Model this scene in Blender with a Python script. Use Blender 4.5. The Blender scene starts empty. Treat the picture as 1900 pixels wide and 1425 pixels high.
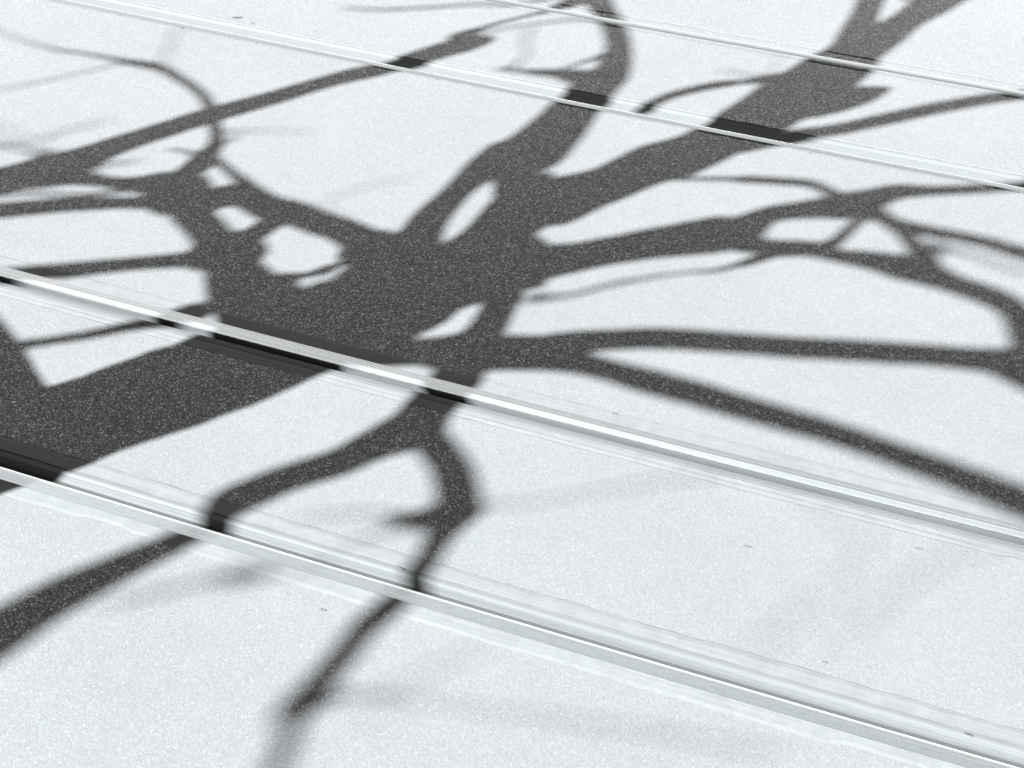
import bpy, bmesh, math, random
from mathutils import Vector, noise

# ------------------------------------------------------------------ camera
sc = bpy.context.scene
col = sc.collection
W_PX, H_PX, FOC = 1900.0, 1425.0, 2640.0
PITCH, ROLL, YAW, CAM_H = 0.66954677, 0.03386046, -0.32666209, 3.43185733
Y_B, TRACK_GAP, KAPPA = 2.95668318, 2.49468824, 0.00542766     # near rail line, gap between tracks, track curvature (1/m)

fwd = Vector((math.sin(YAW)*math.cos(PITCH), math.cos(YAW)*math.cos(PITCH), -math.sin(PITCH)))
rgt0 = Vector((math.cos(YAW), -math.sin(YAW), 0)); up0 = rgt0.cross(fwd)
rgt = rgt0*math.cos(ROLL) + up0*math.sin(ROLL)
upv = -rgt0*math.sin(ROLL) + up0*math.cos(ROLL)
cam_data = bpy.data.cameras.new('camera'); cam = bpy.data.objects.new('camera', cam_data); col.objects.link(cam)
from mathutils import Matrix
m3 = Matrix((rgt, upv, -fwd)).transposed()
cam.matrix_world = Matrix.Translation((0, 0, CAM_H)) @ m3.to_4x4()
cam_data.sensor_width = 36.0; cam_data.sensor_fit = 'HORIZONTAL'
cam_data.lens = 36.0*FOC/W_PX
cam_data.clip_start = 0.05; cam_data.clip_end = 1500
sc.camera = cam

# ------------------------------------------------------------------ sky and sun
SUN_EL = math.radians(42.0)
AZ = math.radians(55.6)                       # direction the shadows run, from +X towards +Y
a_dir = Vector((math.cos(AZ), math.sin(AZ), 0))
world = bpy.data.worlds.new('World'); sc.world = world; world.use_nodes = True
nt = world.node_tree; nt.nodes.clear()
sky = nt.nodes.new('ShaderNodeTexSky'); sky.sky_type = 'NISHITA'; sky.sun_disc = False
sky.sun_elevation = SUN_EL
sd = -a_dir                                    # towards the sun, on the ground
sky.sun_rotation = math.atan2(sd.x, sd.y)
sky.air_density = 0.29; sky.dust_density = 0.8; sky.ozone_density = 1.0; sky.altitude = 2500
bw = nt.nodes.new('ShaderNodeHueSaturation'); bw.inputs['Saturation'].default_value = 0.0
tint = nt.nodes.new('ShaderNodeMix'); tint.data_type = 'RGBA'; tint.blend_type = 'MULTIPLY'
tint.inputs['Factor'].default_value = 1.0; tint.inputs['B'].default_value = (1.0, 0.985, 1.0, 1)
bg = nt.nodes.new('ShaderNodeBackground'); bg.inputs['Strength'].default_value = 0.05
wo = nt.nodes.new('ShaderNodeOutputWorld')
nt.links.new(sky.outputs[0], bw.inputs['Color']); nt.links.new(bw.outputs[0], tint.inputs['A'])
nt.links.new(tint.outputs['Result'], bg.inputs[0]); nt.links.new(bg.outputs[0], wo.inputs[0])

sun_data = bpy.data.lights.new('sun', 'SUN'); sun = bpy.data.objects.new('sun', sun_data); col.objects.link(sun)
sun_data.energy = 5.0; sun_data.angle = math.radians(0.58); sun_data.color = (0.93, 1.0, 1.035)
light_dir = Vector((a_dir.x*math.cos(SUN_EL), a_dir.y*math.cos(SUN_EL), -math.sin(SUN_EL)))
sun.rotation_euler = light_dir.to_track_quat('-Z', 'Y').to_euler()
sun.location = -light_dir*60

sc.view_settings.view_transform = 'Standard'; sc.view_settings.look = 'None'
sc.view_settings.exposure = 4.44; sc.view_settings.gamma = 1.0
sc.view_settings.use_curve_mapping = False

# ------------------------------------------------------------------ helpers
random.seed(7)

def ground(px, py):
    """the point of the road (z = 0) that the pixel of the photograph shows"""
    d = fwd + rgt*((px - W_PX/2)/FOC) - upv*((py - H_PX/2)/FOC)
    t = -CAM_H/d.z
    return Vector((d.x*t, d.y*t, 0))

def bow(x):
    k = 30.0
    ax = abs(x)
    if ax <= k: return KAPPA*x*x/2
    return KAPPA*k*k/2 + KAPPA*k*(ax - k)

def tpt(x, o, z=0.0):
    """point of the track plane: x along the track, o across it from the gauge face of the nearest rail"""
    return Vector((x, Y_B + o + bow(x), z))

def link(name, me, mat=None, parent=None):
    ob = bpy.data.objects.new(name, me); col.objects.link(ob)
    if mat: me.materials.append(mat)
    if parent: ob.parent = parent
    return ob

def tag(ob, label=None, cat=None, group=None, kind=None):
    if label: ob['label'] = label
    if cat: ob['category'] = cat
    if group: ob['group'] = group
    if kind: ob['kind'] = kind
    return ob

def empty(name, loc=(0, 0, 0)):
    ob = bpy.data.objects.new(name, None); col.objects.link(ob); ob.location = loc
    ob.empty_display_size = 0.2
    return ob

def xs_along(step_near=0.03):
    xs = [-300, -200, -120, -80, -55, -40, -30, -24, -19, -15, -12, -10, -8.5]
    x = -7.5
    while x < 4.5:
        xs.append(x); x += step_near
    xs += [4.5, 5.5, 7, 9, 12, 15, 19, 24, 30, 40, 55, 80, 120, 200, 300]
    return xs
XS = xs_along()

def fbm(x, y, octv=4):
    v = 0; a = 1.0; s = 0
    for k in range(octv):
        v += a*noise.noise(Vector((x, y, 3.1*k))); s += a; a *= 0.55; x *= 2.1; y *= 2.1
    return v/s

def sweep(name, prof, mat, parent=None, smooth=False, xs=XS):
    """prof: list of (o, z) or functions of x giving them; swept along the track, uv = (x, offset)"""
    bm = bmesh.new(); uv = bm.loops.layers.uv.new('UVMap')
    rows = []
    for x in xs:
        row = []
        for (o, z) in prof:
            oo = o(x) if callable(o) else o
            zz = z(x) if callable(z) else z
            row.append((bm.verts.new(tpt(x, oo, zz)), x, oo - 0.001*0))
        rows.append(row)
    lens = [0.0]
    for k in range(1, len(prof)):
        o0 = prof[k-1][0]; o1 = prof[k][0]; z0 = prof[k-1][1]; z1 = prof[k][1]
        g = lambda v: v(0.0) if callable(v) else v
        lens.append(lens[-1] + math.hypot(g(o1)-g(o0), g(z1)-g(z0)))
    for i in range(len(rows)-1):
        for k in range(len(prof)-1):
            A, B, Cc, D = rows[i][k], rows[i+1][k], rows[i+1][k+1], rows[i][k+1]
            f = bm.faces.new((A[0], B[0], Cc[0], D[0]))
            f.smooth = smooth
            for lp, (q, l) in zip(f.loops, ((A, lens[k]), (B, lens[k]), (Cc, lens[k+1]), (D, lens[k+1]))):
                lp[uv].uv = (q[1], l)
    me = bpy.data.meshes.new(name); bm.to_mesh(me); bm.free()
    return link(name, me, mat, parent)

# ------------------------------------------------------------------ materials
def new_mat(name):
    m = bpy.data.materials.new(name); m.use_nodes = True
    t = m.node_tree; b = t.nodes['Principled BSDF']
    return m, t, b

def N(t, typ, **kw):
    n = t.nodes.new(typ)
    for k, v in kw.items():
        if k in n.inputs: n.inputs[k].default_value = v
        else: setattr(n, k, v)
    return n

def ramp(t, src, stops):
    r = t.nodes.new('ShaderNodeValToRGB')
    while len(r.color_ramp.elements) > len(stops): r.color_ramp.elements.remove(r.color_ramp.elements[-1])
    while len(r.color_ramp.elements) < len(stops): r.color_ramp.elements.new(0.5)
    for e, (p, c) in zip(r.color_ramp.elements, stops):
        e.position = p; e.color = (c, c, c, 1) if not isinstance(c, tuple) else c
    t.links.new(src, r.inputs[0]); return r.outputs[0]

def math_(t, op, a, b=None, c=None):
    n = t.nodes.new('ShaderNodeMath'); n.operation = op
    for i, v in enumerate((a, b, c)):
        if v is None: continue
        if isinstance(v, (int, float)): n.inputs[i].default_value = v
        else: t.links.new(v, n.inputs[i])
    return n.outputs[0]

def asphalt_material(name, grain=0.0056, base=0.0338, spec_hi=1.0, coarse=1.0):
    m, t, b = new_mat(name)
    co = N(t, 'ShaderNodeTexCoord').outputs['Object']
    # aggregate: small stones of random size held in dark bitumen
    warp = N(t, 'ShaderNodeTexNoise', Scale=160.0, Detail=2.0)
    t.links.new(co, warp.inputs['Vector'])
    mixv = N(t, 'ShaderNodeMix', data_type='VECTOR'); mixv.inputs['Factor'].default_value = 0.004
    add = N(t, 'ShaderNodeVectorMath', operation='MULTIPLY_ADD')
    t.links.new(warp.outputs['Color'], add.inputs[0]); add.inputs[1].default_value = (0.004,)*3; t.links.new(co, add.inputs[2])
    v1 = N(t, 'ShaderNodeTexVoronoi', Scale=1.0/grain); t.links.new(add.outputs[0], v1.inputs['Vector'])
    v2 = N(t, 'ShaderNodeTexVoronoi', Scale=1.0/(grain*0.42)); t.links.new(add.outputs[0], v2.inputs['Vector'])
    sep1 = N(t, 'ShaderNodeSeparateColor'); t.links.new(v1.outputs['Color'], sep1.inputs[0])
    sep2 = N(t, 'ShaderNodeSeparateColor'); t.links.new(v2.outputs['Color'], sep2.inputs[0])
    big = N(t, 'ShaderNodeTexNoise', Scale=0.9, Detail=5.0, Roughness=0.6); t.links.new(co, big.inputs['Vector'])
    mid = N(t, 'ShaderNodeTexNoise', Scale=9.0, Detail=6.0, Roughness=0.7); t.links.new(co, mid.inputs['Vector'])
    # colour
    stone = ramp(t, sep1.outputs[0], [(0.0, 0.91), (0.35, 0.98), (0.75, 1.01), (0.93, 1.06), (1.0, 1.15)])
    stone2 = ramp(t, sep2.outputs[1], [(0.0, 0.96), (0.7, 1.0), (1.0, 1.08)])
    bg_ = ramp(t, big.outputs[0], [(0.3, 0.955), (0.7, 1.035)])
    md_ = ramp(t, mid.outputs[0], [(0.3, 0.97), (0.7, 1.03)])
    val = math_(t, 'MULTIPLY', stone, stone2); val = math_(t, 'MULTIPLY', val, bg_); val = math_(t, 'MULTIPLY', val, md_)
    val = math_(t, 'MULTIPLY', val, base)
    cc = N(t, 'ShaderNodeCombineColor')
    for k, g in enumerate((1.0, 0.995, 0.99)): t.links.new(math_(t, 'MULTIPLY', val, g), cc.inputs[k])
    t.links.new(cc.outputs[0], b.inputs['Base Color'])
    # gloss: some worn stone faces and mica shine
    b.inputs['IOR'].default_value = 2.1
    sp = ramp(t, sep1.outputs[2], [(0.0, 0.0), (0.55, 0.01), (0.78, 0.09), (0.90, 0.36), (1.0, 0.95)])
    sp2 = ramp(t, sep2.outputs[0], [(0.0, 0.0), (0.8, 0.02), (0.94, 0.2), (1.0, 0.7)])
    sp = math_(t, 'MULTIPLY', math_(t, 'MAXIMUM', sp, math_(t, 'MULTIPLY', sp2, 0.7)), spec_hi)
    t.links.new(sp, b.inputs['Specular IOR Level'])
    rg = ramp(t, sep1.outputs[1], [(0.0, 0.24), (0.7, 0.36), (1.0, 0.2)])
    t.links.new(rg, b.inputs['Roughness'])
    # relief
    h = math_(t, 'ADD', math_(t, 'MULTIPLY', v1.outputs['Distance'], -1.0), math_(t, 'MULTIPLY', sep1.outputs[1], 0.7))
    h = math_(t, 'ADD', h, math_(t, 'MULTIPLY', v2.outputs['Distance'], -0.4))
    bp = N(t, 'ShaderNodeBump', Strength=0.2*coarse, Distance=0.0022); t.links.new(h, bp.inputs['Height'])
    t.links.new(bp.outputs[0], b.inputs['Normal'])
    return m

def filler_material(name, base=0.05, bump=0.3):
    m, t, b = new_mat(name)
    co = N(t, 'ShaderNodeTexCoord').outputs['Object']
    n1 = N(t, 'ShaderNodeTexNoise', Scale=14.0, Detail=7.0, Roughness=0.65); t.links.new(co, n1.inputs['Vector'])
    n2 = N(t, 'ShaderNodeTexNoise', Scale=260.0, Detail=3.0); t.links.new(co, n2.inputs['Vector'])
    uvn = N(t, 'ShaderNodeUVMap').outputs[0]
    mp = N(t, 'ShaderNodeMapping'); mp.inputs['Scale'].default_value = (1.2, 120, 1); t.links.new(uvn, mp.inputs[0])
    st = N(t, 'ShaderNodeTexNoise', Scale=1.0, Detail=3.0); t.links.new(mp.outputs[0], st.inputs['Vector'])
    v = math_(t, 'MULTIPLY', ramp(t, n1.outputs[0], [(0.3, 0.88), (0.7, 1.1)]), ramp(t, st.outputs[0], [(0.3, 0.9), (0.7, 1.08)]))
    v = math_(t, 'MULTIPLY', v, ramp(t, n2.outputs[0], [(0.35, 0.93), (0.65, 1.06)]))
    v = math_(t, 'MULTIPLY', v, base)
    cc = N(t, 'ShaderNodeCombineColor')
    for k, g in enumerate((1.0, 0.995, 0.99)): t.links.new(math_(t, 'MULTIPLY', v, g), cc.inputs[k])
    t.links.new(cc.outputs[0], b.inputs['Base Color'])
    b.inputs['Roughness'].default_value = 0.75; b.inputs['Specular IOR Level'].default_value = 0.2
    bp = N(t, 'ShaderNodeBump', Strength=bump, Distance=0.002); t.links.new(n1.outputs[0], bp.inputs['Height'])
    t.links.new(bp.outputs[0], b.inputs['Normal'])
    return m

def steel_material(name, dark=0.30, light=0.55, rough=0.38, metal=0.85, streak=150.0, spec=0.5, cool=1.0):
    m, t, b = new_mat(name)
    uvn = N(t, 'ShaderNodeUVMap').outputs[0]
    mp = N(t, 'ShaderNodeMapping'); mp.inputs['Scale'].default_value = (0.25, streak, 1); t.links.new(uvn, mp.inputs[0])
    st = N(t, 'ShaderNodeTexNoise', Scale=1.0, Detail=4.0, Roughness=0.6); t.links.new(mp.outputs[0], st.inputs['Vector'])
    mp2 = N(t, 'ShaderNodeMapping'); mp2.inputs['Scale'].default_value = (14, 60, 1); t.links.new(uvn, mp2.inputs[0])
    sp = N(t, 'ShaderNodeTexNoise', Scale=1.0, Detail=5.0, Roughness=0.7); t.links.new(mp2.outputs[0], sp.inputs['Vector'])
    f = math_(t, 'MULTIPLY', ramp(t, st.outputs[0], [(0.32, 0.0), (0.68, 1.0)]), ramp(t, sp.outputs[0], [(0.3, 0.55), (0.5, 1.0)]))
    mix = N(t, 'ShaderNodeMix', data_type='RGBA'); t.links.new(f, mix.inputs['Factor'])
    mix.inputs['A'].default_value = (dark*cool, dark, dark, 1); mix.inputs['B'].default_value = (light*cool, light, light, 1)
    t.links.new(mix.outputs['Result'], b.inputs['Base Color'])
    b.inputs['Metallic'].default_value = metal; b.inputs['Specular IOR Level'].default_value = spec
    rr = ramp(t, st.outputs[0], [(0.3, rough+0.12), (0.7, rough-0.06)]); t.links.new(rr, b.inputs['Roughness'])
    bp = N(t, 'ShaderNodeBump', Strength=0.25, Distance=0.0006); t.links.new(st.outputs[0], bp.inputs['Height'])
    t.links.new(bp.outputs[0], b.inputs['Normal'])
    return m

def flat_material(name, c, rough=0.8, scale=40.0, spec=0.3, var=0.35):
    m, t, b = new_mat(name)
    co = N(t, 'ShaderNodeTexCoord').outputs['Object']
    n1 = N(t, 'ShaderNodeTexNoise', Scale=scale, Detail=6.0, Roughness=0.7); t.links.new(co, n1.inputs['Vector'])
    r = ramp(t, n1.outputs[0], [(0.3, tuple(v*(1-var) for v in c)+(1,)), (0.7, tuple(v*(1+var) for v in c)+(1,))])
    t.links.new(r, b.inputs['Base Color']); b.inputs['Roughness'].default_value = rough
    b.inputs['Specular IOR Level'].default_value = spec
    bp = N(t, 'ShaderNodeBump', Strength=0.5, Distance=0.003); t.links.new(n1.outputs[0], bp.inputs['Height'])
    t.links.new(bp.outputs[0], b.inputs['Normal'])
    return m

M_ASPH = asphalt_material('asphalt')
M_FILL = filler_material('bitumen_filler', 0.0285)
M_FILL2 = filler_material('mortar_filler', 0.0300, 0.4)
M_HEAD = steel_material('polished_steel', 0.42, 0.92, 0.21, 1.0, 140, 0.5, 0.93)
M_BAND = steel_material('bright_wheel_band', 0.58, 0.82, 0.27, 1.0, 90, 0.5, 0.95)
M_FLAT = steel_material('dull_head_steel', 0.42, 0.78, 0.2, 1.0, 120, 0.5, 0.96)
M_HEAD2 = steel_material('worn_steel', 0.42, 0.66, 0.13, 1.0, 110, 0.5, 0.93)
M_GROOVE = steel_material('groove_steel', 0.012, 0.025, 0.75, 0.0, 60, 0.1)
M_LIP = steel_material('dull_steel', 0.020, 0.029, 0.7, 0.0, 90, 0.1)
M_DIRT = flat_material('packed_dirt', (0.0325, 0.0325, 0.032), 0.95, 90.0, 0.05, 0.15)
M_DARK = flat_material('dark_floor_and_seam', (0.0125, 0.0122, 0.012), 0.9, 260.0, 0.1, 0.4)  # darker tone of the groove floors and joint cracks
M_BED = flat_material('road_bed', (0.02, 0.02, 0.02), 0.95, 30.0, 0.1)
M_STONE = flat_material('pale_grit', (0.055, 0.055, 0.054), 0.7, 300.0, 0.5, 0.5)
M_DARKBIT = flat_material('dark_bit', (0.012, 0.011, 0.010), 0.8, 200.0, 0.2)
M_GREYBIT = flat_material('grey_bit', (0.019, 0.019, 0.018), 0.8, 200.0, 0.2)
M_BARK = flat_material('bark', (0.10, 0.09, 0.075), 0.9, 12.0, 0.2, 0.4)

# ------------------------------------------------------------------ road and rails
oB, oA, oC, oD = 0.0, 1.0, 1.0 + TRACK_GAP, 2.0 + TRACK_GAP

def ragged(base, amp, seed, bite=0.0, freq=7.0):
    def f(x):
        v = base + amp*fbm(x*freq, seed, 4) + amp*0.4*fbm(x*55.0, seed+3.0, 3)
        if bite:
            q = fbm(x*2.3, seed+9.0, 2)
            if q > 0.22: v += bite*min(1.0, (q-0.22)*9)
        return v
    return f

def road_strip(o0, o1):
    ed = -0.045
    return [(o0, ed), (o0, -0.002), ((lambda x: (o0(x) if callable(o0) else o0)+0.004), 0.0)], \
           [((lambda x: (o1(x) if callable(o1) else o1)-0.004), 0.0), (o1, -0.002), (o1, ed)]

def road_piece(name, o0, o1, mid=()):
    a, b = road_strip(o0, o1)
    if o0 is None: a = [(-300.0, 0.0), (-40.0, 0.0), (-6.0, 0.0)]
    if o1 is None: b = [(20.0, 0.0), (60.0, 0.0), (300.0, 0.0)]
    return sweep(name, a + [(v, 0.0) for v in mid] + b, M_ASPH)

road = empty('road'); tag(road, kind='structure')
for (o0, o1, mid) in ((None, oB-0.060, ()),
                      (oB+0.080, oA-0.070, (0.5,)),
                      (oA+0.062, ragged(oC-0.064, 0.012, 3.3, 0, 16.0), (1.6, 2.5)),
                      (ragged(oC+0.118, 0.007, 8.1, 0, 12.0), oD-0.046, (4.0,)),
                      (oD+0.054, ragged(oD+0.117, 0.004, 5.5, 0, 10.0), ()),
                      (ragged(oD+0.131, 0.006, 2.2, 0, 12.0), None, (6.0, 9.0))):
    p = road_piece('asphalt_lane', o0, o1, mid); p.parent = road
bed = sweep('road_bed', [(-0.6, -0.075), (oD+0.6, -0.075)], M_BED, road)

def filler(name, o0, o1, mat, z=0.0018, soft=1):
    def c(v): return v if callable(v) else (lambda x: v)
    a, b = c(o0), c(o1)
    return sweep(name, [(a, -0.02), (a, z if soft > 0 else 0.0002), ((lambda x: a(x)+0.014), z), ((lambda x: b(x)-0.014), z), (b, 0.0002 if soft > 0 else z), (b, -0.02)], mat, road)

# bitumen and mortar poured along the near track
filler('bitumen_joint', oB+0.0780, ragged(oB+0.140, 0.012, 1.7, -0.022, 6.0), M_FILL)
filler('bitumen_joint', ragged(oB-0.118, 0.010, 4.2, 0.016, 6.0), oB-0.0575, M_FILL2, 0.0016, -1)
filler('bitumen_joint', oA+0.0610, ragged(oA+0.132, 0.007, 6.3, 0, 5.0), M_FILL)
filler('bitumen_joint', ragged(oA-0.117, 0.006, 7.9, 0.008, 8.0), oA-0.0685, M_FILL2, 0.0009, -1)

def seam(edge, w0, seed, z):
    wd = lambda x: max(0.0005, w0*(0.75 + 1.6*fbm(x*5.0, seed, 3)))
    sweep('joint_crack', [(lambda x: edge(x)-wd(x)/2, z), (lambda x: edge(x)+wd(x)/2, z)], M_DARK, road)
seam(ragged(oB+0.142, 0.012, 1.7, -0.022, 6.0), 0.0022, 11.0, 0.0011)
seam(ragged(oA-0.119, 0.006, 7.9, 0.008, 8.0), 0.0020, 12.0, 0.0012)
seam(lambda x: oA-0.0690, 0.0022, 13.0, 0.0028)
seam(ragged(oA-0.096, 0.002, 9.4, 0, 3.0), 0.0012, 14.0, 0.0028)
seam(lambda x: oB+0.0785, 0.0020, 15.0, 0.0030)

def rail(label, g, side, head_w, groove_w, lip_w, depth, head_mat, lip_mat, groove_mat, head_z=0.004, lip_z=0.001, worn=0.0, band=0.026, band_mat=None, floor=0.72, floor_mat=None, tilt=0.0014, ridged=False):
    """side +1: the head lies on the far side of the gauge face and the groove towards the camera"""
    s = side; band_mat = band_mat or M_BAND
    root = empty('tram_rail', tpt(0.0, g, 0.0)); tag(root, label, 'rail', 'grooved tram rails set in the asphalt')
    def strip(name, pts, mat):
        ob = sweep(name, [(g + s*o, z) for (o, z) in (pts if s > 0 else pts)], mat, None, True)
        ob.parent = root; ob.matrix_parent_inverse = Matrix.Translation(-root.location)
        md = ob.modifiers.new('sharp', 'EDGE_SPLIT'); md.split_angle = math.radians(40)
        return ob
    r = 0.006
    # running head: rounded gauge corner, nearly flat table, squared outer edge
    packed = depth < 0.01
    strip('gauge_face', [(0.0, -depth), (0.0006, head_z-0.0065)] if packed else [(0.0025, -depth+0.006), (0.0, head_z-0.014), (0.0006, head_z-0.0065)], groove_mat)
    strip('wheel_band', [(0.0006, head_z-0.0065), (0.0012, head_z-0.0035), (0.003, head_z-0.0008-tilt), (0.007, head_z-tilt), (band, head_z)], band_mat)
    strip('running_head', [(band, head_z), *([(band+(head_w-band-0.003)*f, head_z+dz) for f, dz in ((0.12, 0.0), (0.2, -0.0005), (0.28, 0.0002), (0.45, 0.0002), (0.52, -0.0006), (0.62, 0.0002), (0.76, 0.0), (0.84, -0.0006), (0.92, 0.0))] if ridged else [(head_w*0.62, head_z+0.0004)]), (head_w-0.002, head_z-0.0001), (head_w, head_z-0.0003)], head_mat)
    strip('rail_side', [(head_w, head_z-0.0003), (head_w, -0.06)], groove_mat)
    if packed: strip('groove', [(0.0, -depth), (-groove_w*0.5, -depth+0.001), (-groove_w-0.001, -depth)], groove_mat)
    else:
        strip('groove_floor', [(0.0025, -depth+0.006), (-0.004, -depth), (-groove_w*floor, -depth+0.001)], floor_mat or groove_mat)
        strip('groove_wall', [(-groove_w*floor, -depth+0.001), (-groove_w*(0.5+0.5*floor), -depth*0.55), (-groove_w-0.001, -0.008)], groove_mat)
    strip('keeper_lip', [(-groove_w-0.001, -depth if packed else -0.008), (-groove_w-0.003, lip_z-0.006 if not packed else -depth+0.0005), (-groove_w-0.006, lip_z-0.001), (-groove_w-0.009, lip_z),
                         (-groove_w-lip_w+0.003, lip_z), (-groove_w-lip_w, lip_z-0.003), (-groove_w-lip_w, -0.06)], lip_mat)
    return root

rail('nearest tram rail, running into the bottom right corner, with ridged grey head', oB, -1, 0.058, 0.055, 0.021, 0.031, M_HEAD, M_LIP, M_GROOVE, band=0.014, tilt=0.0006, floor_mat=M_DARK, ridged=True)  # groove floor coloured darker than the groove wall
rail('middle tram rail with broad bright head above a thin black groove', oA, 1, 0.060, 0.031, 0.035, 0.046, M_FLAT, M_LIP, M_GROOVE, tilt=0.0034, floor_mat=M_DARK, ridged=True)
rail('third tram rail up the picture, with a wide gritty groove', oC, -1, 0.050, 0.096, 0.010, 0.014, M_HEAD2, M_LIP, M_DIRT, 0.0005, 0.000, floor=0.95, band=0.012, band_mat=M_HEAD2)
rail('farthest tram rail, crossing the top right, narrow pale worn head', oD, 1, 0.050, 0.022, 0.012, 0.0018, M_HEAD2, M_LIP, M_ASPH, 0.001, -0.001, band=0.012, band_mat=M_HEAD2)

# ------------------------------------------------------------------ bare plane tree beside the camera whose shadow falls across the tracks
TAN = math.tan(SUN_EL); SIN = math.sin(SUN_EL)
p_dir = Vector((-a_dir.y, a_dir.x, 0))

def catmull(P, step=14.0):
    out = []
    Q = [tuple(2*a-b for a, b in zip(P[0], P[1]))] + list(P) + [tuple(2*a-b for a, b in zip(P[-1], P[-2]))]
    for i in range(1, len(Q)-2):
        p0, p1, p2, p3 = Q[i-1], Q[i], Q[i+1], Q[i+2]
        n = max(2, int(math.hypot(p2[0]-p1[0], p2[1]-p1[1])/step))
        for k in range(n):
            t = k/n
            out.append(tuple(0.5*((2*b) + (-a+c)*t + (2*a-5*b+4*c-d)*t*t + (-a+3*b-3*c+d)*t**3) for a, b, c, d in zip(p0, p1, p2, p3)))
    out.append(tuple(Q[-2])); return out

def tube(name, pts, rad, parent, seg=14, seed=0.0, rough=0.03):
    bm = bmesh.new(); rings = []
    n = len(pts)
    nrm = None
    for i in range(n):
        a = pts[max(0, i-1)]; b = pts[min(n-1, i+1)]
        tdir = (b-a).normalized()
        if nrm is None: nrm = tdir.orthogonal().normalized()
        nrm = (nrm - tdir*nrm.dot(tdir)).normalized(); bn = tdir.cross(nrm)
        ring = []
        for k in range(seg):
            an = 2*math.pi*k/seg
            r = rad[i]*(1 + rough*noise.noise(Vector((math.cos(an)*1.3+seed, math.sin(an)*1.3, i*0.35)))*2)
            ring.append(bm.verts.new(pts[i] + nrm*math.cos(an)*r + bn*math.sin(an)*r))
        rings.append(ring)
    for i in range(n-1):
        for k in range(seg):
            f = bm.faces.new((rings[i][k], rings[i][(k+1) % seg], rings[i+1][(k+1) % seg], rings[i+1][k])); f.smooth = True
    for ring, i, j in ((rings[0], 0, 1), (rings[-1], n-1, n-2)):
        d = (pts[i]-pts[j]).normalized(); prev = ring
        for sc_, off in ((0.8, 0.5), (0.45, 0.85)):
            c = pts[i] + d*rad[i]*off
            nr = [bm.verts.new(c + (v.co-pts[i])*sc_) for v in ring]
            for k in range(seg):
                f = bm.faces.new((prev[k], prev[(k+1) % seg], nr[(k+1) % seg], nr[k])); f.smooth = True
            prev = nr
        tip = bm.verts.new(pts[i] + d*rad[i])
        for k in range(seg): bm.faces.new((prev[k], prev[(k+1) % seg], tip)).smooth = True
    bmesh.ops.recalc_face_normals(bm, faces=bm.faces)
    me = bpy.data.meshes.new(name); bm.to_mesh(me); bm.free()
    return link(name, me, M_BARK, parent)

tg0 = ground(100, 798); tg1 = ground(500, 655)
tdir = (tg1-tg0).normalized()
BASE = tg0 - tdir*2.35
tree = empty('plane_tree', BASE)
tag(tree, 'bare tree out of the picture whose branches cast the shadow', 'tree')

def limb(name, P, z0, z1, seed=0.0, gain=1.0):
    z0 = 3.35 + (z0-4.5)*1.05; z1 = 3.35 + (z1-4.5)*1.05
    """P: (x, y, width) of the limb's shadow on the road; the limb itself hangs z above, along the sun's ray"""
    S = catmull([tuple(map(float, p)) for p in P])
    # each centre line point and its width on the ground
    L = [0.0]
    for i in range(1, len(S)): L.append(L[-1] + math.hypot(S[i][0]-S[i-1][0], S[i][1]-S[i-1][1]))
    pts, rad = [], []
    for i, (x, y, w) in enumerate(S):
        a = S[max(0, i-1)]; b = S[min(len(S)-1, i+1)]
        dx, dy = b[0]-a[0], b[1]-a[1]; l = math.hypot(dx, dy); nx, ny = -dy/l, dx/l
        w = max(w, 2.0)
        g0 = ground(x+nx*w/2, y+ny*w/2); g1 = ground(x-nx*w/2, y-ny*w/2); c = (g0+g1)/2
        tg = (ground(b[0], b[1])-ground(a[0], a[1])).normalized(); nn = Vector((-tg.y, tg.x, 0))
        hw = abs((g0-g1).dot(nn))/2 + (0.0019*z1/SIN if w > 9 else 0.0)
        r = hw/math.sqrt(nn.dot(p_dir)**2 + (nn.dot(a_dir)/SIN)**2)*gain
        if z0 is None: z = (c-BASE).length*TAN
        else:
            f = L[i]/L[-1]; z = z0 + (z1-z0)*f
        pts.append(c + Vector((-a_dir.x/TAN, -a_dir.y/TAN, 1))*z); rad.append(max(r, 0.003))
    loc = [p - BASE for p in pts]
    return tube(name, loc, rad, tree, 16 if max(rad) > 0.05 else 10, seed)

# trunk: shadow runs in from the left edge; the foot stands outside the frame
def trunk():
    P = [(100, 798, 156), (240, 750, 156), (380, 701, 154), (500, 657, 152), (590, 617, 148), (625, 600, 130)]
    S = catmull([tuple(map(float, p)) for p in P]); pts, rad = [], []
    r_mid = None
    for i, (x, y, w) in enumerate(S):
        a = S[max(0, i-1)]; b = S[min(len(S)-1, i+1)]
        dx, dy = b[0]-a[0], b[1]-a[1]; l = math.hypot(dx, dy); nx, ny = -dy/l, dx/l
        g0 = ground(x+nx*w/2, y+ny*w/2); g1 = ground(x-nx*w/2, y-ny*w/2); c = (g0+g1)/2
        tg = (ground(b[0], b[1])-ground(a[0], a[1])).normalized(); nn = Vector((-tg.y, tg.x, 0))
        r = abs((g0-g1).dot(nn))/2/math.sqrt(nn.dot(p_dir)**2 + (nn.dot(a_dir)/SIN)**2)
        z = (c-BASE).dot(tdir)*TAN
        pts.append(c + Vector((-a_dir.x/TAN, -a_dir.y/TAN, 1))*z - BASE); rad.append(r)
    low = pts[0]; r0 = rad[0]
    pre, pr = [], []
    for k in range(12):
        f = k/12.0
        pre.append(Vector((low.x*f, low.y*f, low.z*f - 0.05*(1-f))))
        pr.append(r0*(1.0 + 0.75*math.exp(-f*9) + 0.12*(1-f)))
    tube('trunk', pre+pts, pr+rad, tree, 28, 5.0, 0.05)
trunk()

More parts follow.
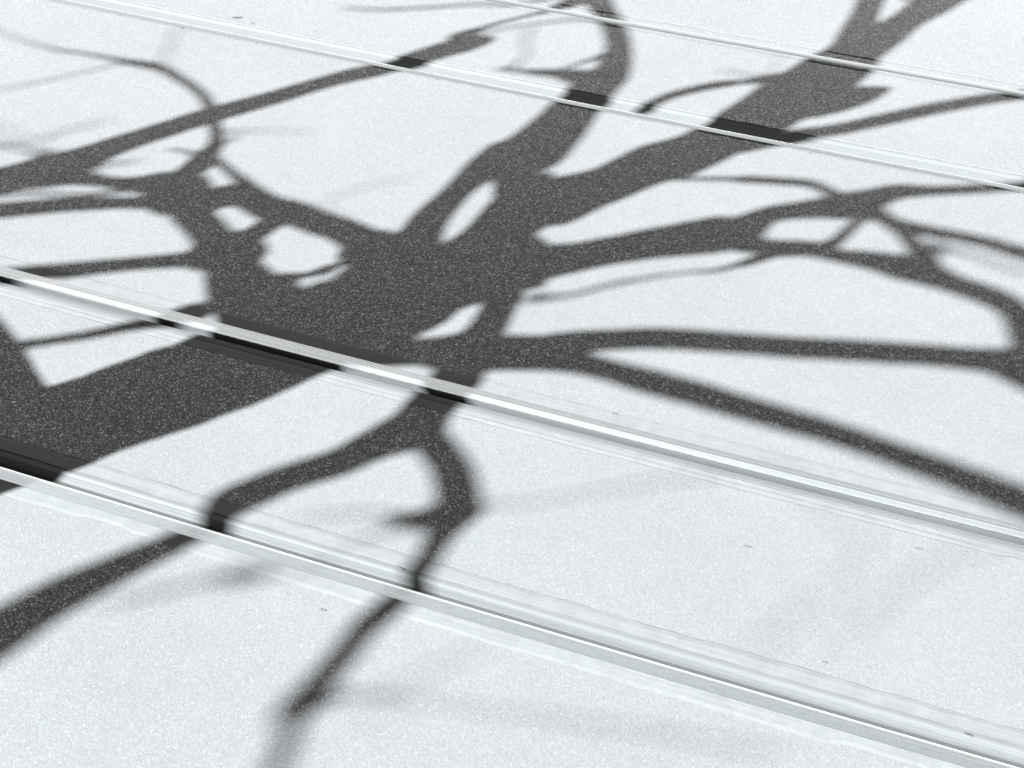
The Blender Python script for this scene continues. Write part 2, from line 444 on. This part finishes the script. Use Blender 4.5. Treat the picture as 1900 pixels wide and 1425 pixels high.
B_ = 'branch'; T_ = 'twig'
LIMBS = [
 # left side
 (B_, [(-90, 545, 70), (-10, 648, 88), (50, 742, 92), (130, 790, 100)], 4.2, 2.9),
 (T_, [(40, 640, 14), (90, 633, 11), (160, 622, 12), (240, 606, 14), (290, 597, 18), (360, 580, 30)], 5.2, 4.7),
 (B_, [(-120, 522, 24), (60, 507, 24), (135, 501, 25), (220, 492, 21), (303, 485, 22), (360, 480, 28), (430, 476, 60)], 5.6, 4.6),
 (B_, [(-100, 402, 28), (0, 391, 26), (135, 380, 22), (270, 375, 21), (340, 372, 50)], 5.4, 4.7),
 (B_, [(-100, 365, 50), (0, 335, 42), (67, 320, 50), (135, 300, 46), (200, 275, 33), (270, 252, 28), (387, 215, 26), (505, 182, 23), (623, 147, 21), (700, 129, 22), (760, 112, 24), (820, 94, 26), (862, 82, 26), (893, 75, 16)], 4.9, 5.4),
 (B_, [(40, 325, 50), (100, 327, 44), (150, 331, 27), (202, 338, 18), (252, 340, 25), (303, 340, 46), (345, 350, 68), (375, 385, 56)], 5.0, 4.6),
 (T_, [(850, 68, 12), (920, 44, 6), (1000, 24, 6), (1045, 10, 12), (1085, -4, 22), (1120, -20, 30)], 5.5, 5.9),
 (T_, [(-60, 30, 4), (30, 70, 4), (101, 91, 5.5), (168, 101, 6), (236, 114, 9.5), (296, 126, 13), (337, 148, 12), (370, 170, 14), (388, 195, 17), (395, 220, 20), (402, 246, 19), (399, 268, 22), (383, 288, 30), (358, 315, 40)], 6.2, 4.7),
 (T_, [(385, 285, 20), (408, 303, 12), (434, 323, 13), (458, 345, 28)], 4.9, 4.7),
 (T_, [(313, 276, 4), (354, 283, 8), (385, 295, 20)], 4.9, 4.8),
 (B_, [(320, 350, 50), (345, 388, 62), (382, 425, 66), (415, 470, 80), (450, 530, 125), (500, 580, 160), (560, 610, 170)], 4.7, 4.3),
 (B_, [(375, 375, 44), (412, 365, 38), (452, 364, 46), (500, 385, 50), (545, 397, 47), (600, 416, 46), (650, 434, 52), (710, 470, 90), (760, 520, 130)], 4.7, 4.5),
 (T_, [(415, 455, 50), (450, 445, 34), (488, 424, 28), (522, 400, 34)], 4.7, 4.7),
 (T_, [(520, 520, 22), (560, 511, 9), (600, 501, 9.5), (640, 487, 10), (680, 470, 22)], 4.5, 4.4),
 (B_, [(560, 600, 120), (600, 568, 84), (655, 540, 84), (700, 500, 80)], 4.4, 4.5),
 # to the top centre
 (B_, [(620, 610, 150), (690, 560, 140), (740, 500, 130), (775, 440, 70), (805, 398, 50), (848, 356, 36), (890, 322, 44), (932, 302, 62), (986, 279, 86), (1030, 240, 84), (1064, 202, 71), (1098, 168, 62), (1132, 135, 54), (1147, 100, 43), (1143, 62, 37), (1125, 28, 36), (1098, -15, 42)], 4.4, 5.9),
 (T_, [(925, 127, 6), (983, 133, 9), (1034, 136, 13), (1075, 142, 28), (1110, 150, 40)], 6.0, 5.6),
 (T_, [(1045, 128, 5), (1090, 113, 6), (1130, 103, 12)], 6.0, 5.8),
 (B_, [(700, 462, 60), (745, 452, 60), (774, 434, 40)], 4.5, 4.6),
 (B_, [(930, 375, 24), (948, 335, 46), (975, 305, 70), (1005, 280, 50)], 4.7, 5.2),
 (B_, [(950, 385, 70), (990, 345, 40), (1015, 325, 12)], 4.7, 4.9),
 (B_, [(940, 455, 60), (985, 452, 28), (1008, 452, 8)], 4.7, 4.8),
 (B_, [(950, 515, 70), (984, 522, 44), (1000, 528, 16)], 4.7, 4.8),
 # to the top right
 (B_, [(640, 600, 150), (730, 560, 150), (820, 505, 130), (885, 466, 92), (945, 416, 88), (985, 388, 92), (1030, 373, 88), (1093, 352, 70), (1135, 339, 67), (1203, 310, 74), (1270, 288, 74), (1330, 262, 72), (1400, 224, 84), (1470, 180, 93), (1530, 140, 93), (1577, 102, 82), (1600, 70, 62)], 4.4, 5.3),
 (B_, [(1568, 108, 66), (1588, 62, 52), (1608, 20, 43), (1625, -25, 46)], 5.3, 5.5),
 (B_, [(1580, 110, 60), (1622, 76, 60), (1675, 42, 38), (1722, 14, 48), (1752, -8, 62)], 5.3, 5.6),
 (B_, [(1500, 195, 50), (1570, 181, 40), (1610, 173, 26), (1638, 166, 10)], 5.2, 5.3),
 (T_, [(1188, 204, 13), (1230, 183, 11), (1260, 173, 10), (1327, 158, 10), (1411, 149, 10), (1470, 145, 26)], 5.6, 5.3),
 (B_, [(1380, 262, 40), (1440, 257, 24), (1496, 248, 17), (1556, 240, 17), (1630, 224, 18), (1731, 202, 18), (1832, 184, 16), (1900, 176, 13), (1990, 165, 12)], 5.2, 5.8),
 # right
 (B_, [(700, 560, 130), (820, 520, 120), (920, 492, 108), (965, 487, 90), (1005, 487, 64), (1068, 478, 50), (1135, 465, 48), (1236, 448, 54), (1320, 436, 62), (1375, 424, 56), (1428, 398, 27), (1512, 387, 31), (1572, 382, 46), (1620, 368, 36), (1664, 356, 24), (1731, 354, 14), (1832, 349, 13), (1930, 340, 14)], 4.5, 5.9),
 (B_, [(1340, 440, 50), (1400, 455, 30), (1440, 461, 26), (1500, 462, 24), (1560, 475, 21), (1630, 485, 32), (1700, 502, 46), (1770, 527, 32), (1832, 548, 34), (1878, 572, 42), (1905, 610, 62), (1930, 680, 80)], 5.1, 6.2),
 (T_, [(1590, 385, 30), (1650, 409, 14), (1700, 424, 15), (1765, 436, 14), (1830, 450, 16), (1900, 470, 20), (1980, 490, 24)], 5.7, 6.4),
 (T_, [(1605, 395, 22), (1590, 412, 12), (1573, 428, 12), (1548, 450, 14), (1510, 464, 20)], 5.7, 5.5),
 (T_, [(1610, 385, 34), (1650, 412, 20), (1680, 434, 22), (1700, 460, 27), (1722, 492, 40)], 5.7, 6.0),
 (T_, [(1150, 332, 6), (1260, 332, 7), (1361, 332, 9), (1462, 337, 10), (1502, 341, 11), (1529, 351, 12), (1560, 368, 20)], 5.0, 5.6),
 (T_, [(985, 553, 12), (1030, 551, 9), (1068, 546, 8), (1152, 524, 8), (1270, 506, 5), (1327, 502, 8), (1395, 484, 10), (1440, 468, 16)], 6.6, 4.8),
 (T_, [(1710, 470, 14), (1760, 462, 8), (1820, 478, 7), (1880, 500, 6), (1960, 515, 6)], 7.2, 8.2),
 # long limbs to the right edge
 (B_, [(940, 520, 80), (925, 570, 56), (893, 622, 58), (850, 655, 66)], 4.7, 4.6),
 (B_, [(560, 640, 110), (640, 642, 88), (710, 653, 52), (780, 652, 44), (850, 650, 56), (920, 650, 50), (1000, 645, 40), (1070, 635, 36), (1135, 631, 33), (1219, 628, 33), (1300, 632, 33), (1462, 644, 34), (1664, 655, 34), (1799, 665, 36), (1862, 672, 50), (1960, 695, 95)], 4.4, 6.0),
 (B_, [(820, 658, 46), (880, 656, 60), (960, 661, 48), (1040, 667, 40), (1118, 684, 34), (1190, 704, 38), (1270, 725, 41), (1361, 751, 39), (1462, 780, 38), (1563, 809, 36), (1698, 856, 40), (1799, 893, 46), (1900, 932, 52), (1990, 966, 56)], 4.5, 6.6),
 # towards the camera
 (B_, [(850, 640, 90), (856, 672, 84), (850, 698, 72), (822, 730, 66), (790, 766, 70), (765, 795, 72), (720, 815, 52), (680, 832, 47), (630, 857, 42), (539, 886, 41), (470, 914, 44), (432, 932, 50), (398, 966, 36), (337, 1001, 28), (236, 1046, 40), (135, 1094, 56), (67, 1130, 64), (0, 1172, 76), (-90, 1230, 84)], 4.7, 7.2),
 (B_, [(775, 785, 60), (805, 825, 54), (833, 862, 58), (847, 905, 64), (850, 940, 62), (835, 970, 44), (813, 1000, 28), (792, 1039, 27), (765, 1078, 27), (738, 1113, 26), (680, 1160, 28), (645, 1205, 28), (600, 1258, 32), (565, 1300, 38), (545, 1318, 30)], 5.2, 7.8),
 (T_, [(850, 950, 46), (800, 962, 36), (760, 964, 20), (712, 958, 7)], 6.2, 6.5),
 (T_, [(560, 1310, 26), (545, 1345, 13), (530, 1385, 12), (505, 1440, 11), (480, 1500, 10)], 7.8, 8.8),
 (T_, [(575, 1300, 20), (640, 1291, 8), (735, 1293, 9), (830, 1308, 5), (920, 1320, 5), (1100, 1342, 6), (1240, 1362, 7), (1370, 1385, 6), (1450, 1400, 4)], 7.4, 7.9),
 # high thin twigs, whose shadows are only a breath on the road
 (T_, [(880, 940, 6), (1000, 930, 4), (1200, 897, 4), (1360, 880, 3)], 8.0, 9.5),
 (T_, [(200, 1120, 9), (290, 1100, 9), (404, 1072, 9), (500, 1062, 9), (600, 1048, 7)], 9.0, 9.5),
 (T_, [(560, 960, 5), (650, 952, 6), (730, 955, 7)], 8.5, 8.0),
 (T_, [(640, 1010, 5), (720, 985, 7), (800, 975, 9)], 8.5, 8.0),
 (T_, [(296, 126, 6), (305, 105, 5), (318, 80, 6), (326, 50, 5)], 7.0, 8.0),
 (T_, [(-60, 175, 3), (60, 155, 3), (150, 135, 3), (230, 116, 3)], 8.0, 7.0),
 (T_, [(408, 248, 6), (430, 243, 4), (500, 243, 2.4), (580, 246, 2.2)], 6.5, 8.0),
 (T_, [(404, 270, 8), (430, 258, 6), (445, 250, 3)], 6.0, 6.4),
 (T_, [(640, 14, 4), (700, 18, 5), (780, 15, 5), (880, 8, 5), (950, 8, 5), (1060, -10, 6)], 7.0, 7.4),
 (T_, [(985, 52, 8), (975, 75, 8), (978, 100, 6), (960, 118, 6), (945, 128, 6)], 8.0, 7.0),
 (T_, [(860, 68, 5), (940, 52, 4), (1010, 42, 4), (1070, 36, 4), (1115, 38, 5)], 7.6, 7.2),
 (T_, [(-80, 200, 5), (0, 240, 5), (60, 262, 5), (130, 240, 4), (200, 225, 3)], 9.0, 9.5),
 (T_, [(-80, 290, 8), (0, 270, 8), (60, 280, 8), (110, 292, 12)], 8.0, 7.0),
 (T_, [(250, 300, 5), (200, 305, 6), (160, 318, 8)], 7.0, 6.8),
 (T_, [(-50, 362, 10), (60, 358, 8), (150, 362, 8), (250, 352, 9), (320, 350, 16)], 6.5, 5.5),
 (T_, [(560, 520, 5), (600, 511, 5), (640, 508, 6), (690, 520, 14)], 6.5, 5.5),
 (T_, [(640, 400, 2), (600, 380, 2), (660, 350, 2), (760, 330, 2)], 8.0, 9.0),
 (T_, [(1420, 850, 4), (1600, 1010, 5), (1500, 1120, 5), (1400, 1220, 5)], 11.0, 12.0),
 (T_, [(1560, 1180, 6), (1680, 1080, 6), (1800, 1020, 5), (1960, 985, 5)], 12.0, 12.5),
 (T_, [(740, 1360, 5), (680, 1300, 6), (760, 1260, 6), (900, 1200, 5)], 10.0, 11.0),
 (T_, [(1340, 130, 3), (1420, 140, 4), (1450, 100, 3)], 7.0, 7.5),
 (T_, [(1660, -20, 6), (1690, 5, 7), (1730, 12, 8), (1752, 18, 6)], 6.5, 6.2),
 (T_, [(1590, 35, 9), (1618, 52, 11), (1645, 50, 11), (1690, 22, 10)], 6.8, 6.8),
 (T_, [(1700, 470, 10), (1740, 445, 6), (1800, 440, 5)], 7.4, 7.8),
]
for i, (nm, P, z0, z1) in enumerate(LIMBS):
    limb(nm, P, z0, z1, i*1.7)

# ------------------------------------------------------------------ grit in the grooves and small loose bits
def on_rail(q):
    o = q.y - Y_B - bow(q.x)
    return any(abs(o - c) < 0.13 for c in (oB, oA, oC + 0.03, oD))

def pebbles(name, spots, mat, kind=None, seed=1):
    rnd = random.Random(seed)
    bm = bmesh.new()
    for (p, s) in spots:
        vs = []
        q = bmesh.ops.create_icosphere(bm, subdivisions=1, radius=s)['verts']
        ax = rnd.uniform(0, 6.28); fx, fy, fz = rnd.uniform(0.7, 1.3), rnd.uniform(0.6, 1.1), rnd.uniform(0.4, 0.8)
        for v in q:
            c = v.co; c = Vector((c.x*fx, c.y*fy, c.z*fz))*(1+rnd.uniform(-0.15, 0.15))
            v.co = Vector((c.x*math.cos(ax)-c.y*math.sin(ax), c.x*math.sin(ax)+c.y*math.cos(ax), c.z)) + p
    me = bpy.data.meshes.new(name); bm.to_mesh(me); bm.free()
    ob = link(name, me, mat)
    if kind: ob['kind'] = kind
    return ob

rnd = random.Random(3)
spots = []
for k in range(2600):
    x = rnd.uniform(-7, 4); o = oC + rnd.uniform(0.006, 0.092)
    if fbm(x*1.3, 4.0, 3) + rnd.uniform(-0.3, 0.3) < 0.0: continue
    s = rnd.choice((0.0012, 0.002, 0.003, 0.0045))
    spots.append((tpt(x, o, -0.026+s*0.5), s))
g = pebbles('groove_grit', spots, M_STONE, 'stuff', 5)
spots = []
for k in range(500):
    x = rnd.uniform(-7, 4); o = oC - 0.057 + rnd.uniform(-0.008, 0.006); s = rnd.choice((0.002, 0.003, 0.004))
    spots.append((tpt(x, o, -0.012 + rnd.uniform(0, 0.01)), s))
for k in range(260):
    x = rnd.uniform(-7, 4); o = oD + 0.124 + rnd.uniform(-0.006, 0.006); s = rnd.choice((0.002, 0.003))
    spots.append((tpt(x, o, -0.006), s))
pebbles('joint_crumbs', spots, M_ASPH, 'stuff', 6)
spots = []
for k in range(150):
    px, py = rnd.uniform(-50, 1950), rnd.uniform(0, 1450)
    q = ground(px, py)
    if on_rail(q): continue
    s = rnd.choice((0.0012, 0.0016, 0.002, 0.003))
    spots.append((q + Vector((0, 0, s*0.3)), s))
pebbles('road_grit', spots, M_STONE, 'stuff', 8)
spots = []
for k in range(160):
    px, py = rnd.uniform(-50, 1950), rnd.uniform(0, 1450)
    q = ground(px, py)
    if on_rail(q): continue
    s = rnd.choice((0.001, 0.0014, 0.0018))
    spots.append((q + Vector((0, 0, s*0.3)), s))
pebbles('dark_grit', spots, M_DARKBIT, 'stuff', 9)

def leaf_bit(px, py, length, width, ang, label, curl=0.3, lift=0.0, dark=False):
    bm = bmesh.new(); n = 7; rows = []
    for i in range(n+1):
        t = i/n; x = (t-0.5)*length
        w = width*math.sin(math.pi*min(0.97, max(0.06, t)))**0.7/2*(1+0.3*math.sin(i*2.3+px))
        z = 0.0015 + curl*width*(abs(t-0.5)*2)**2*0.4
        rows.append([bm.verts.new((x, -w, z+0.3*w)), bm.verts.new((x, 0, z)), bm.verts.new((x, w, z+0.25*w))])
    for i in range(n):
        for k in range(2): bm.faces.new((rows[i][k], rows[i+1][k], rows[i+1][k+1], rows[i][k+1])).smooth = True
    me = bpy.data.meshes.new('leaf_scrap'); bm.to_mesh(me); bm.free()
    ob = link('leaf_scrap', me, M_DARKBIT if dark else M_GREYBIT)
    md = ob.modifiers.new('thickness', 'SOLIDIFY'); md.thickness = 0.0007
    ob.location = ground(px, py) + Vector((0, 0, lift)); ob.rotation_euler = (0, 0, ang)
    tag(ob, label, 'leaf', 'dry leaf scraps lying on the road')
leaf_bit(1386, 1014, 0.030, 0.007, 0.1, 'tiny dark scrap on the lit asphalt between the two nearest rails')
leaf_bit(1796, 1365, 0.028, 0.008, -0.1, 'dark scrap lying on the lip of the nearest rail at bottom right', 0.3, 0.004, True)
leaf_bit(440, 33, 0.060, 0.014, 0.5, 'dark curled scrap near the top edge, beyond the third rail', dark=True)
leaf_bit(468, 43, 0.030, 0.010, -0.2, 'small dark speck right of the curled scrap near the top edge')
leaf_bit(598, 1132, 0.026, 0.008, 0.1, 'small grey scrap on the lit asphalt below the nearest rail, left of centre')
leaf_bit(1140, 768, 0.026, 0.009, 0.1, 'dark scrap on the lit asphalt just above the middle rail, right of centre')
leaf_bit(1703, 1018, 0.030, 0.007, 0.0, 'grey scrap under the middle rail near the right edge')
leaf_bit(1530, 1229, 0.020, 0.006, 0.0, 'faint scrap near the filler edge of the nearest rail, right half')
leaf_bit(741, 1055, 0.035, 0.008, -0.2, 'dark sliver on the filler above the nearest rail beside the branch shadow', 0.2, 0.003)
